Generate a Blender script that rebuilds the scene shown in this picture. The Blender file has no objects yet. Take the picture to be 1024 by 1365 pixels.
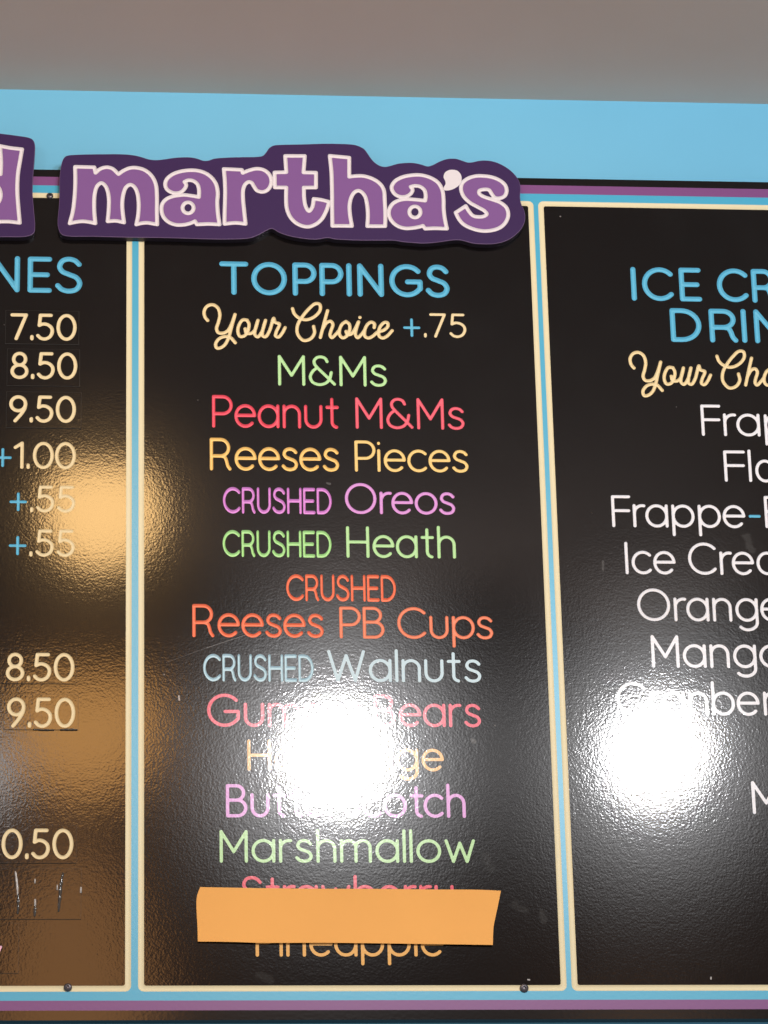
import bpy, bmesh, math, random
import numpy as np
from mathutils import Matrix, Vector
from mathutils.geometry import tessellate_polygon

random.seed(3)
SC = bpy.context.scene
COL = SC.collection

# ------------------------------------------------------------------ camera
FPX = 5000.0                       # focal length in photo pixels (photo 1024 x 1365)
YAW, PITCH, ROLL = 0.093921, 0.379016, -0.025261
CAM = np.array([-0.103858, -4.600124, -2.314723])
cy_, sy_, cp_, sp_ = math.cos(YAW), math.sin(YAW), math.cos(PITCH), math.sin(PITCH)
FWD = np.array([sy_ * cp_, cy_ * cp_, sp_])
R0 = np.array([cy_, -sy_, 0.0])
U0 = np.cross(R0, FWD)
RGT = math.cos(ROLL) * R0 + math.sin(ROLL) * U0
UPV = -math.sin(ROLL) * R0 + math.cos(ROLL) * U0
cd = bpy.data.cameras.new('camera')
cam = bpy.data.objects.new('camera', cd)
COL.objects.link(cam)
cd.sensor_fit = 'HORIZONTAL'
cd.sensor_width = 36.0
cd.lens = 36.0 * FPX / 1024.0
cd.clip_start, cd.clip_end = 0.05, 200.0
m = Matrix.Identity(4)
for i in range(3):
    m[i][0], m[i][1], m[i][2], m[i][3] = RGT[i], UPV[i], -FWD[i], CAM[i]
cam.matrix_world = m
SC.camera = cam


def at(px, py, y=0.0):
    """Point of the plane at depth y that the photo shows at (px, py): returns x, z in metres."""
    d = FWD + (px - 512.0) / FPX * RGT - (py - 682.5) / FPX * UPV
    t = (y - CAM[1]) / d[1]
    p = CAM + d * t
    return float(p[0]), float(p[2])


# ------------------------------------------------------------------ light
w = bpy.data.worlds.new('World')
SC.world = w
w.use_nodes = True
w.node_tree.nodes['Background'].inputs[0].default_value = (0.99, 0.97, 0.98, 1)
w.node_tree.nodes['Background'].inputs[1].default_value = 0.5
SC.view_settings.view_transform = 'Standard'
SC.view_settings.look = 'None'
SC.view_settings.exposure = -0.66
SC.view_settings.gamma = 1.0
SC.view_settings.use_curve_mapping = False


def spot(name, loc, watts, radius, col, aim, cone=75):
    """aimed track lamp"""
    l = bpy.data.lights.new(name, 'SPOT')
    l.energy, l.shadow_soft_size, l.color = watts, radius, col
    l.spot_size, l.spot_blend = math.radians(cone), 0.35
    o = bpy.data.objects.new(name, l)
    o.location = loc
    o.rotation_euler = (Vector(aim) - Vector(loc)).to_track_quat('-Z', 'Y').to_euler()
    COL.objects.link(o)
    return o


def area(name, loc, watts, sx, sy, col, aim):
    l = bpy.data.lights.new(name, 'AREA')
    l.shape, l.size, l.size_y, l.energy, l.color = 'ELLIPSE', sx, sy, watts, col
    o = bpy.data.objects.new(name, l)
    o.location = loc
    o.rotation_euler = (Vector(aim) - Vector(loc)).to_track_quat('-Z', 'Y').to_euler()
    COL.objects.link(o)
    return o


WHITE = (0.985, 0.985, 1.0)
WARM = (1.0, 0.60, 0.23)
# track lamps in front of the board, just under the ceiling (two of them mirror in the board)
spot('track_lamp', (0.46, -2.5, 0.0), 135, 0.075, WHITE, (0.4, 0, -0.75), 80)
spot('track_lamp', (1.10, -2.5, 0.012), 92, 0.075, WHITE, (0.6, 0, -0.75), 80)
spot('track_lamp', (1.80, -2.5, 0.02), 18, 0.06, WHITE, (0.6, 0, -0.7), 80)  # added out of view for general light, carrying on the row
spot('track_lamp', (-0.27, -2.5, -0.04), 4, 0.09, WHITE, (0.0, 0, -0.9), 80)
spot('track_lamp', (-1.40, -2.5, 0.0), 30, 0.06, WHITE, (0.1, 0, -0.7), 80)  # unseen extra lamp, put in to lift the overall light
# amber pendant lamps
spot('amber_lamp', (-0.026, -1.4, 0.083), 17, 0.1, WARM, (-0.1, 0, -0.7), 90)
spot('amber_lamp', (-0.045, -2.5, 0.07), 16, 0.15, (1.0, 0.48, 0.13), (-0.1, 0, -0.9), 80)
# unseen soft area lights, added for the broad brown glow in the panels
area('amber_glow_light', (-0.06, -3.6, -0.25), 4.4, 0.36, 0.75, (1.0, 0.45, 0.14), (-0.08, 0, -1.0))
area('amber_glow_light', (1.45, -5.0, -0.15), 1.2, 0.5, 0.5, (1.0, 0.48, 0.17), (0.85, 0, -1.2))


# ------------------------------------------------------------------ materials
def s2l(c):
    return tuple((v / 255 / 12.92 if v / 255 <= .04045 else ((v / 255 + .055) / 1.055) ** 2.4) for v in c) + (1.0,)


def mat(name, rgb, rough=0.5, spec=0.5, bump=None, mottle=0.0, lin=False):
    """bump = list of (scale, strength, distance, detail)"""
    M = bpy.data.materials.new(name)
    M.use_nodes = True
    nt = M.node_tree
    b = nt.nodes['Principled BSDF']
    c = (rgb + (1.0,)) if lin else s2l(rgb)
    b.inputs['Base Color'].default_value = c
    b.inputs['Roughness'].default_value = rough
    b.inputs['Specular IOR Level'].default_value = spec
    tc = nt.nodes.new('ShaderNodeTexCoord')
    if mottle:
        n = nt.nodes.new('ShaderNodeTexNoise')
        n.inputs['Scale'].default_value = 9.0
        n.inputs['Detail'].default_value = 8.0
        nt.links.new(tc.outputs['Object'], n.inputs['Vector'])
        mx = nt.nodes.new('ShaderNodeMix')
        mx.data_type = 'RGBA'
        mx.inputs[6].default_value = tuple(v * (1 - mottle) for v in c[:3]) + (1,)
        mx.inputs[7].default_value = tuple(min(1, v * (1 + mottle)) for v in c[:3]) + (1,)
        nt.links.new(n.outputs['Fac'], mx.inputs[0])
        nt.links.new(mx.outputs[2], b.inputs['Base Color'])
    prev = None
    for (sc, st, di, de) in (bump or []):
        n = nt.nodes.new('ShaderNodeTexNoise')
        n.inputs['Scale'].default_value = sc
        n.inputs['Detail'].default_value = de
        nt.links.new(tc.outputs['Object'], n.inputs['Vector'])
        bp = nt.nodes.new('ShaderNodeBump')
        bp.inputs['Strength'].default_value = st
        bp.inputs['Distance'].default_value = di
        nt.links.new(n.outputs['Fac'], bp.inputs['Height'])
        if prev:
            nt.links.new(prev.outputs['Normal'], bp.inputs['Normal'])
        prev = bp
    if prev:
        nt.links.new(prev.outputs['Normal'], b.inputs['Normal'])
    return M


PEEL = [(120.0, 1.0, 0.00004, 1.0), (330.0, 1.0, 0.000052, 1.0)]
SOFTPEEL = [(210.0, 0.7, 0.00007, 1.2)]


# scratches, chips and wipe marks in the lacquer: two ends in the photo, half width, albedo, raggedness
MARKS = [((222, 883), (276, 863.5), .0006, .07, .0008), ((276, 863.5), (326, 847), .0008, .13, .0008), ((398, 817), (424, 807), .0007, .10, .0008),
         ((238.5, 928), (239.0, 933), .0016, .45, .0004), ((704, 1306), (706, 1306.3), .0014, .5, .0003), ((948, 1303), (948, 1305), .0014, .5, .0003),
         ((896.6, 995), (897.2, 995.4), .0014, .002, .0003), ((686, 1206), (700, 1214), .007, .018, .014), ((722, 1216), (726, 1228), .006, .024, .012),
         ((646, 1140), (655, 1160), .007, .016, .014), ((630, 987), (632, 988), .004, .10, .006), ((436, 644), (440, 645), .0022, .09, .002),
         ((345, 1300), (360, 1306), .007, .018, .014), ((804, 748), (804, 760), .0022, .06, .003), ((995, 715), (1003, 735), .007, .03, .010),
         ((60, 1060), (75, 1052), .004, .02, .008), ((788, 974), (802, 979), .004, .06, .006)]


def lacquer(M, f0, rough):
    """turn a material into a diffuse base under a clear gloss with a tight highlight"""
    nt = M.node_tree
    b = nt.nodes['Principled BSDF']
    di = nt.nodes.new('ShaderNodeBsdfDiffuse')
    gl = nt.nodes.new('ShaderNodeBsdfGlossy')
    gl.distribution = 'BECKMANN'
    gl.inputs['Roughness'].default_value = rough
    g2 = nt.nodes.new('ShaderNodeBsdfGlossy')
    g2.distribution = 'BECKMANN'
    g2.inputs['Roughness'].default_value = rough * 2.1
    gm = nt.nodes.new('ShaderNodeMixShader')
    gm.inputs[0].default_value = 0.28
    nt.links.new(gl.outputs[0], gm.inputs[1])
    nt.links.new(g2.outputs[0], gm.inputs[2])
    mx = nt.nodes.new('ShaderNodeMixShader')
    lw = nt.nodes.new('ShaderNodeFresnel')
    lw.inputs[0].default_value = (1 + f0 ** .5) / (1 - f0 ** .5)
    di.inputs['Color'].default_value = b.inputs['Base Color'].default_value
    for l in list(nt.links):
        if l.to_node == b and l.to_socket.name == 'Base Color':
            nt.links.new(l.from_socket, di.inputs['Color'])
        if l.to_node == b and l.to_socket.name == 'Normal':
            for n in (di, gl, g2, lw):
                nt.links.new(l.from_socket, n.inputs['Normal'])
    nt.links.new(lw.outputs[0], mx.inputs[0])
    nt.links.new(di.outputs[0], mx.inputs[1])
    nt.links.new(gm.outputs[0], mx.inputs[2])
    nt.links.new(mx.outputs[0], [n for n in nt.nodes if n.type == 'OUTPUT_MATERIAL'][0].inputs['Surface'])
    nt.nodes.remove(b)
    return M


def panel_material():
    M = mat('black_panel', (0.0040, 0.0030, 0.0032), 0.15, 0.6, PEEL, lin=True)
    nt = M.node_tree
    b = nt.nodes['Principled BSDF']
    tc = [n for n in nt.nodes if n.type == 'TEX_COORD'][0]
    # faint wiped smears and dust specks in the lacquer
    n1 = nt.nodes.new('ShaderNodeTexNoise')
    n1.inputs['Scale'].default_value = 7.0
    n1.inputs['Detail'].default_value = 6.0
    n1.inputs['Distortion'].default_value = 1.2
    r1 = nt.nodes.new('ShaderNodeMapRange')
    r1.inputs[1].default_value, r1.inputs[2].default_value = 0.52, 0.8
    r1.inputs[3].default_value, r1.inputs[4].default_value = 0.0, 0.35
    n2 = nt.nodes.new('ShaderNodeTexVoronoi')
    n2.inputs['Scale'].default_value = 26.0
    r2 = nt.nodes.new('ShaderNodeMapRange')
    r2.inputs[1].default_value, r2.inputs[2].default_value = 0.035, 0.02
    r2.inputs[3].default_value, r2.inputs[4].default_value = 0.0, 1.0
    n3 = nt.nodes.new('ShaderNodeTexNoise')
    n3.inputs['Scale'].default_value = 19.0
    r3 = nt.nodes.new('ShaderNodeMapRange')
    r3.inputs[1].default_value, r3.inputs[2].default_value = 0.56, 0.6
    mul = nt.nodes.new('ShaderNodeMath')
    mul.operation = 'MULTIPLY'
    for n in (n1, n2, n3):
        nt.links.new(tc.outputs['Object'], n.inputs['Vector'])
    nt.links.new(n1.outputs['Fac'], r1.inputs[0])
    nt.links.new(n2.outputs['Distance'], r2.inputs[0])
    nt.links.new(n3.outputs['Fac'], r3.inputs[0])
    nt.links.new(r2.outputs[0], mul.inputs[0])
    nt.links.new(r3.outputs[0], mul.inputs[1])
    m1 = nt.nodes.new('ShaderNodeMix')
    m1.data_type = 'RGBA'
    m1.inputs[6].default_value = (0.0040, 0.0030, 0.0032, 1)
    m1.inputs[7].default_value = (0.012, 0.011, 0.011, 1)
    nt.links.new(r1.outputs[0], m1.inputs[0])
    m2 = nt.nodes.new('ShaderNodeMix')
    m2.data_type = 'RGBA'
    m2.inputs[7].default_value = (0.22, 0.2, 0.19, 1)
    nt.links.new(mul.outputs[0], m2.inputs[0])
    nt.links.new(m1.outputs[2], m2.inputs[6])
    cur = m2.outputs[2]
    geo = nt.nodes.new('ShaderNodeNewGeometry')
    wob = nt.nodes.new('ShaderNodeTexNoise')
    wob.inputs['Scale'].default_value = 120.0
    wob.inputs['Detail'].default_value = 3.0
    nt.links.new(tc.outputs['Object'], wob.inputs['Vector'])

    def math_(op, a, b=None, c=None):
        n = nt.nodes.new('ShaderNodeMath')
        n.operation = op
        for k, v in enumerate((a, b, c)):
            if v is None:
                continue
            if isinstance(v, (int, float)):
                n.inputs[k].default_value = v
            else:
                nt.links.new(v, n.inputs[k])
        return n.outputs[0]
    sep = nt.nodes.new('ShaderNodeSeparateXYZ')
    nt.links.new(geo.outputs['Position'], sep.inputs[0])
    wv_ = math_('MULTIPLY_ADD', wob.outputs['Fac'], 1.0, -0.5)
    for (pa, pb, wid, val, rag) in MARKS:
        (xa, za), (xb, zb) = at(*pa), at(*pb)
        ln = math.hypot(xb - xa, zb - za)
        tx, tz = (xb - xa) / ln, (zb - za) / ln
        dx, dz = math_('SUBTRACT', sep.outputs[0], xa), math_('SUBTRACT', sep.outputs[2], za)
        s_ = math_('ADD', math_('MULTIPLY', dx, tx), math_('MULTIPLY', dz, tz))
        d_ = math_('ADD', math_('MULTIPLY', dx, -tz), math_('MULTIPLY', dz, tx))
        over = math_('SUBTRACT', s_, math_('MINIMUM', math_('MAXIMUM', s_, 0.0), ln))
        dd = math_('SQRT', math_('ADD', math_('MULTIPLY', over, over), math_('MULTIPLY', d_, d_)))
        dd = math_('MULTIPLY_ADD', wv_, rag, dd)
        mr = nt.nodes.new('ShaderNodeMapRange')
        mr.interpolation_type = 'SMOOTHSTEP'
        nt.links.new(dd, mr.inputs[0])
        mr.inputs[1].default_value, mr.inputs[2].default_value = wid, wid * 0.3
        mk = nt.nodes.new('ShaderNodeMix')
        mk.data_type = 'RGBA'
        mk.inputs[7].default_value = (val, val * .96, val * .93, 1)
        nt.links.new(mr.outputs[0], mk.inputs[0])
        nt.links.new(cur, mk.inputs[6])
        cur = mk.outputs[2]
    nt.links.new(cur, b.inputs['Base Color'])
    return M


M_PANEL = lacquer(panel_material(), 0.05, 0.092)
M_TILE = mat('black_tile', (0.0040, 0.0030, 0.0032), 0.15, 0.6, PEEL, lin=True)
lacquer(M_TILE, 0.05, 0.092)
M_TILEEDGE = mat('pale_lit_tile_edge', (0.075, 0.068, 0.06), 0.5, 0.5, PEEL, lin=True)  # light caught by the tile edge, put in as a paler colour
M_PLATEEDGE = mat('plate_edge', (0.020, 0.013, 0.024), 0.5, 0.4, lin=True)
M_BODY = mat('black_edge', (0.006, 0.005, 0.0055), 0.32, 0.5, SOFTPEEL, lin=True)
lacquer(M_BODY, 0.05, 0.11)
M_BEVEL = mat('highlit_purple_bevel', (118, 92, 130), 0.4, 0.4)  # edge highlight painted in: paler purple than the plate
M_PURPLE = mat('purple_band', (131, 76, 133), 0.35, 0.4, SOFTPEEL)
M_BLUEBAND = mat('blue_band', (76, 178, 212), 0.3, 0.5, SOFTPEEL)
M_CREAM = mat('cream_band', (236, 223, 182), 0.45, 0.4)
M_WALL = mat('blue_wall_paint', (118, 194, 228), 0.55, 0.3, [(160, 0.25, 0.0004, 3)], 0.03)
M_CEIL = mat('ceiling_paint', (234, 206, 190), 0.8, 0.2, [(300, 0.3, 0.0005, 3)], 0.03)
M_PLATE = mat('dark_purple_plate', (55, 28, 80), 0.55, 0.25, SOFTPEEL)
M_LETTER = mat('light_purple_letter', (131, 88, 149), 0.55, 0.25, SOFTPEEL)
M_OUTLINE = mat('white_outline', (232, 224, 227), 0.45, 0.35)
M_PAPER = mat('orange_paper', (0.97, 0.47, 0.125), 0.7, 0.25, [(900, 0.5, 0.00012, 4), (14, 0.6, 0.004, 2)], 0.05, lin=True)
M_SCREW = mat('dark_screw', (0.12, 0.11, 0.12), 0.35, 0.5, lin=True)
M_SCREW.node_tree.nodes['Principled BSDF'].inputs['Metallic'].default_value = 0.8
M_GLAREGLUE = mat('glare_glue', (0.5, 0.47, 0.44), 0.2, 0.6, lin=True)  # glue with its white glare painted in as a pale colour
M_GLUE = mat('glue', (0.06, 0.055, 0.05), 0.08, 0.6, lin=True)
INK, FLATINK = {}, {}
for k, c in dict(blue=(105, 192, 222), cream=(240, 221, 176), green=(194, 236, 172), red=(246, 108, 126),
                 gold=(250, 216, 140), violet=(230, 164, 228), orange=(250, 148, 112), ice=(206, 230, 238),
                 amber=(248, 190, 110), white=(242, 241, 244), pink=(242, 100, 116), rose=(244, 200, 220)).items():
    INK[k] = mat(k + '_paint', c, 0.45, 0.3)                                   # paint in a routed groove
    FLATINK[k] = lacquer(mat(k + '_print', c, 0.17, 0.6, PEEL), 0.065, 0.095)  # flush print under the gloss


# ------------------------------------------------------------------ object helpers
def link(o, parent=None):
    COL.objects.link(o)
    if parent is not None:
        o.parent = parent
    return o


def mesh_obj(name, verts, faces, material, parent=None, smooth=False):
    me = bpy.data.meshes.new(name)
    me.from_pydata([tuple(v) for v in verts], [], faces)
    me.update()
    if smooth:
        me.polygons.foreach_set('use_smooth', [True] * len(me.polygons))
    me.materials.append(material)
    return link(bpy.data.objects.new(name, me), parent)


def thing(name, label, cat, loc=(0, 0, 0), group=None):
    o = bpy.data.objects.new(name, None)
    o.empty_display_size = 0.05
    o.location = loc
    COL.objects.link(o)
    tag(o, label, cat, group)
    return o


def tag(o, label, cat, group=None):
    o['label'], o['category'] = label, cat
    if group:
        o['group'] = group


def box(x0, x1, y0, y1, z0, z1):
    v = [(x0, y0, z0), (x1, y0, z0), (x1, y1, z0), (x0, y1, z0), (x0, y0, z1), (x1, y0, z1), (x1, y1, z1), (x0, y1, z1)]
    f = [(3, 2, 1, 0), (4, 5, 6, 7), (0, 1, 5, 4), (1, 2, 6, 5), (2, 3, 7, 6), (3, 0, 4, 7)]
    return v, f


class MB:
    def __init__(self):
        self.v, self.f = [], []

    def add(self, v, f):
        n = len(self.v)
        self.v += [tuple(a) for a in v]
        self.f += [tuple(i + n for i in q) for q in f]

    def poly(self, loops, y):
        """flat face with holes; loops of (x, z)"""
        tris = tessellate_polygon([[Vector((p[0], p[1], 0)) for p in l] for l in loops])
        pts = [p for l in loops for p in l]
        fs = []
        for t in tris:
            a, b, c = (pts[i] for i in t)
            cr = (b[0] - a[0]) * (c[1] - a[1]) - (b[1] - a[1]) * (c[0] - a[0])
            if abs(cr) < 1e-14:
                continue
            fs.append(tuple(t) if cr > 0 else tuple(t)[::-1])
        self.add([(p[0], y, p[1]) for p in pts], fs)

    def build(self, name, material, parent=None, smooth=False):
        return mesh_obj(name, self.v, self.f, material, parent, smooth)


def rrect(x0, x1, z0, z1, r, n=8):
    o = []
    for cx, cz, a in ((x1 - r, z1 - r, 0), (x0 + r, z1 - r, 90), (x0 + r, z0 + r, 180), (x1 - r, z0 + r, 270)):
        for i in range(n + 1):
            t = math.radians(a + 90 * i / n)
            o.append((cx + r * math.cos(t), cz + r * math.sin(t)))
    return o


# ------------------------------------------------------------------ curves
def catmull(P, closed=False, n=8):
    P = [np.array(p, float) for p in P]
    out = []
    N = len(P)
    if N < 3 and not closed:
        return P
    segs = N if closed else N - 1
    for i in range(segs):
        p0 = P[(i - 1) % N] if (closed or i > 0) else 2 * P[0] - P[1]
        p1, p2 = P[i], P[(i + 1) % N]
        p3 = P[(i + 2) % N] if (closed or i + 2 < N) else 2 * P[-1] - P[-2]
        # centripetal parametrisation
        t0 = 0
        t1 = t0 + max(1e-6, np.linalg.norm(p1 - p0)) ** .5
        t2 = t1 + max(1e-6, np.linalg.norm(p2 - p1)) ** .5
        t3 = t2 + max(1e-6, np.linalg.norm(p3 - p2)) ** .5
        for k in range(n):
            t = t1 + (t2 - t1) * k / n
            A1 = (t1 - t) / (t1 - t0) * p0 + (t - t0) / (t1 - t0) * p1
            A2 = (t2 - t) / (t2 - t1) * p1 + (t - t1) / (t2 - t1) * p2
            A3 = (t3 - t) / (t3 - t2) * p2 + (t - t2) / (t3 - t2) * p3
            B1 = (t2 - t) / (t2 - t0) * A1 + (t - t0) / (t2 - t0) * A2
            B2 = (t3 - t) / (t3 - t1) * A2 + (t - t1) / (t3 - t1) * A3
            out.append((t2 - t) / (t2 - t1) * B1 + (t - t1) / (t2 - t1) * B2)
    if not closed:
        out.append(P[-1])
    return out


def L(*p):
    return [np.array(q, float) for q in p]


def S(*p):
    return catmull(p)


def A(cx, cy, rx, ry, a0, a1, n=None):
    n = n or max(6, int(abs(a1 - a0) / 11))
    return [np.array((cx + rx * math.cos(math.radians(a0 + (a1 - a0) * i / n)),
                      cy + ry * math.sin(math.radians(a0 + (a1 - a0) * i / n)))) for i in range(n + 1)]


ESS = [(.60, .84), (.49, .95), (.31, 1), (.13, .94), (.05, .76), (.13, .61), (.32, .52), (.53, .42), (.62, .25), (.54, .07), (.33, 0), (.12, .05), (.0, .17)]
X = .70
G = {
    'T': (.78, [L((0, 1), (.78, 1)), L((.39, 1), (.39, 0))]),
    'O': (1.0, [A(.5, .5, .5, .5, 0, 360)]),
    'P': (.62, [L((0, 0), (0, 1), (.32, 1)) + A(.32, .71, .30, .29, 90, -90) + L((0, .42))]),
    'I': (0., [L((0, 1), (0, 0))]),
    'N': (.70, [L((0, 0), (0, 1), (.70, 0), (.70, 1))]),
    'G': (.94, [A(.5, .5, .5, .5, 42, 322) + L((.93, .22), (.93, .46), (.52, .46))]),
    'S': (.62, [S(*ESS)]),
    'M': (.80, [L((0, 0), (0, 1), (.40, .32), (.80, 1), (.80, 0))]),
    '&': (.80, [S((.80, .02), (.66, .17), (.44, .40), (.24, .61), (.15, .74), (.14, .86), (.23, .97), (.36, 1.0), (.50, .95), (.57, .83)), S((.24, .61), (.09, .48), (0, .28), (.07, .09), (.28, 0), (.50, .05), (.64, .20), (.70, .44))]),
    'R': (.64, [L((0, 0), (0, 1), (.32, 1)) + A(.32, .72, .28, .28, 90, -90) + L((0, .44)), S((.34, .44), (.46, .40), (.52, .28), (.57, .10), (.64, .0))]),
    'H': (.70, [L((0, 1), (0, 0)), L((.70, 1), (.70, 0)), L((0, .5), (.70, .5))]),
    'U': (.66, [L((0, 1), (0, .33)) + A(.33, .33, .33, .33, 180, 360) + L((.66, 1))]),
    'E': (.56, [L((.56, 1), (0, 1), (0, 0), (.56, 0)), L((0, .5), (.50, .5))]),
    'D': (.72, [L((0, 0), (0, 1), (.24, 1)) + A(.24, .5, .48, .5, 90, -90) + L((0, 0))]),
    'C': (.86, [A(.5, .5, .5, .5, 44, 316)]),
    'B': (.62, [L((0, 0), (0, 1), (.30, 1)) + A(.30, .76, .25, .24, 90, -90) + L((0, .52)), L((0, .52), (.34, .52)) + A(.34, .26, .28, .26, 90, -90) + L((0, 0))]),
    'W': (1.16, [L((0, 1), (.29, 0), (.58, .86), (.87, 0), (1.16, 1))]),
    'F': (.54, [L((.54, 1), (0, 1), (0, 0)), L((0, .52), (.52, .52))]),
    'A': (.8, [L((0, 0), (.4, 1), (.8, 0)), L((.13, .32), (.67, .32))]),
    'K': (.6, [L((0, 0), (0, 1)), L((.58, 1), (0, .4)), L((.2, .6), (.6, 0))]),
    'a': (.66, [A(.33, .35, .33, .35, 0, 360), L((.66, X), (.66, 0))]),
    'b': (.66, [A(.33, .35, .33, .35, 0, 360), L((0, 1.04), (0, 0))]),
    'c': (.58, [A(.34, .35, .34, .35, 46, 314)]),
    'd': (.66, [A(.33, .35, .33, .35, 0, 360), L((.66, 1.04), (.66, 0))]),
    'e': (.66, [L((.02, .37), (.66, .37)) + A(.33, .35, .33, .35, 3, 316)]),
    'f': (.34, [L((.14, 0), (.14, .78)) + A(.34, .80, .20, .22, 180, 85), L((0, .68), (.32, .68))]),
    'g': (.66, [A(.33, .35, .33, .35, 0, 360), L((.66, X), (.66, -.06)) + A(.34, -.06, .32, .26, 0, -140)]),
    'h': (.54, [L((0, 1.04), (0, 0)), A(.27, .43, .27, .27, 180, 0) + L((.54, 0))]),
    'i': (0., [L((0, X), (0, 0)), L((0, .95), (0, .96))]),
    'l': (0., [L((0, 1.04), (0, 0))]),
    'm': (.92, [L((0, X), (0, 0)), A(.23, .47, .23, .23, 180, 0) + L((.46, 0)), A(.69, .47, .23, .23, 180, 0) + L((.92, 0))]),
    'n': (.54, [L((0, X), (0, 0)), A(.27, .43, .27, .27, 180, 0) + L((.54, 0))]),
    'o': (.70, [A(.35, .35, .35, .35, 0, 360)]),
    'p': (.66, [A(.33, .35, .33, .35, 0, 360), L((0, X), (0, -.29))]),
    'r': (.30, [L((0, X), (0, 0)), A(.27, .43, .27, .27, 180, 78)]),
    's': (.46, [S(*[(a * .74, b * .7) for a, b in ESS])]),
    't': (.36, [L((.17, .95), (.17, .18)) + A(.35, .18, .18, .18, 180, 262), L((0, .68), (.36, .68))]),
    'u': (.54, [L((0, X), (0, .27)) + A(.27, .27, .27, .27, 180, 360) + L((.54, X))]),
    'w': (.88, [L((0, X), (.22, 0), (.44, .62), (.66, 0), (.88, X))]),
    'y': (.54, [L((0, X), (0, .27)) + A(.27, .27, .27, .27, 180, 360) + L((.54, X)), L((.54, .3), (.54, -.06)) + A(.28, -.06, .26, .25, 0, -140)]),
    '0': (.62, [A(.31, .5, .31, .5, 0, 360)]),
    '1': (.24, [L((0, .82), (.24, 1), (.24, 0))]),
    '5': (.53, [L((.48, 1), (.09, 1), (.05, .57)), S((.05, .57), (.19, .63), (.36, .60), (.50, .47), (.53, .30), (.45, .10), (.28, .0), (.11, .03), (0, .14))]),
    '7': (.52, [L((0, 1), (.52, 1), (.16, 0))]),
    '8': (.54, [A(.27, .76, .22, .24, 0, 360), A(.27, .26, .27, .26, 0, 360)]),
    '9': (.54, [A(.27, .71, .27, .29, 0, 360), S((.54, .71), (.51, .52), (.38, .28), (.16, 0))]),
    '.': (.0, [L((0, .0), (0, .09))]),
    '-': (.30, [L((0, .34), (.30, .34))]),
}
GAP = {'.': .17, 'I': .26, 'l': .25, 'i': .25}


def layout(text, gap=.22):
    """strokes of a text in cap-height units"""
    x, out, first = 0.0, [], True
    prev = ' '
    for ch in text:
        if ch == ' ':
            x += .32
            prev = ch
            continue
        wd, st = G[ch]
        if not first:
            g = gap
            if prev in 'rt' and ch in 'aeocgd':
                g *= .5
            elif prev in 'FPT':
                g *= .75
            elif prev in 'OCDGoecpbsS0' and ch in 'OCGSoecsagd0':
                g *= .72
            x += g
        first = False
        out += [[p + np.array((x, 0)) for p in s] for s in st]
        x += wd
        prev = ch
    return out


def fit(strokes, xl, xr, zb, zt, r, q=1.0):
    """place strokes so that the ink spans xl..xr and the capitals zb..zt (metres)"""
    allp = np.array([p for s in strokes for p in s])
    a, b = allp[:, 0].min(), allp[:, 0].max()
    rx = r * q
    sx = (xr - xl - 2 * rx) / max(b - a, 1e-6)
    sz = zt - zb - 2 * r
    return [[np.array((xl + rx + (p[0] - a) * sx, zb + r + p[1] * sz)) for p in s] for s in strokes]


# ------------------------------------------------------------------ carving
def dist_field(xs, zs, strokes, R, q=1.0):
    D = np.full((len(zs), len(xs)), R * 3.0)
    for s in strokes:
        for i in range(max(1, len(s) - 1)):
            a, b = s[i], s[min(i + 1, len(s) - 1)]
            pad = R * 2.6
            i0, i1 = np.searchsorted(xs, min(a[0], b[0]) - pad), np.searchsorted(xs, max(a[0], b[0]) + pad)
            j0, j1 = np.searchsorted(zs, min(a[1], b[1]) - pad), np.searchsorted(zs, max(a[1], b[1]) + pad)
            if i0 >= i1 or j0 >= j1:
                continue
            gx, gz = np.meshgrid(xs[i0:i1] / q, zs[j0:j1])
            ax, az, bx, bz = a[0] / q, a[1], b[0] / q, b[1]
            dx, dz = bx - ax, bz - az
            l2 = dx * dx + dz * dz
            t = np.clip(((gx - ax) * dx + (gz - az) * dz) / l2, 0, 1) if l2 > 0 else np.zeros_like(gx)
            d = np.hypot(gx - ax - t * dx, gz - az - t * dz)
            blk = D[j0:j1, i0:i1]
            np.minimum(blk, d, out=blk)
    return D


def inside_field(xs, zs, poly, R):
    """signed distance to a closed polygon, positive inside, clamped to 3R"""
    P = [np.array(p) for p in poly]
    D = dist_field(xs, zs, [P + [P[0]]], R)
    gx, gz = np.meshgrid(xs, zs)
    ins = np.zeros(gx.shape, bool)
    n = len(P)
    for i in range(n):
        a, b = P[i], P[(i + 1) % n]
        if a[1] == b[1]:
            continue
        c = ((a[1] > gz) != (b[1] > gz)) & (gx < (b[0] - a[0]) * (gz - a[1]) / (b[1] - a[1]) + a[0])
        ins ^= c
    return np.where(ins, D, -D)


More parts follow.
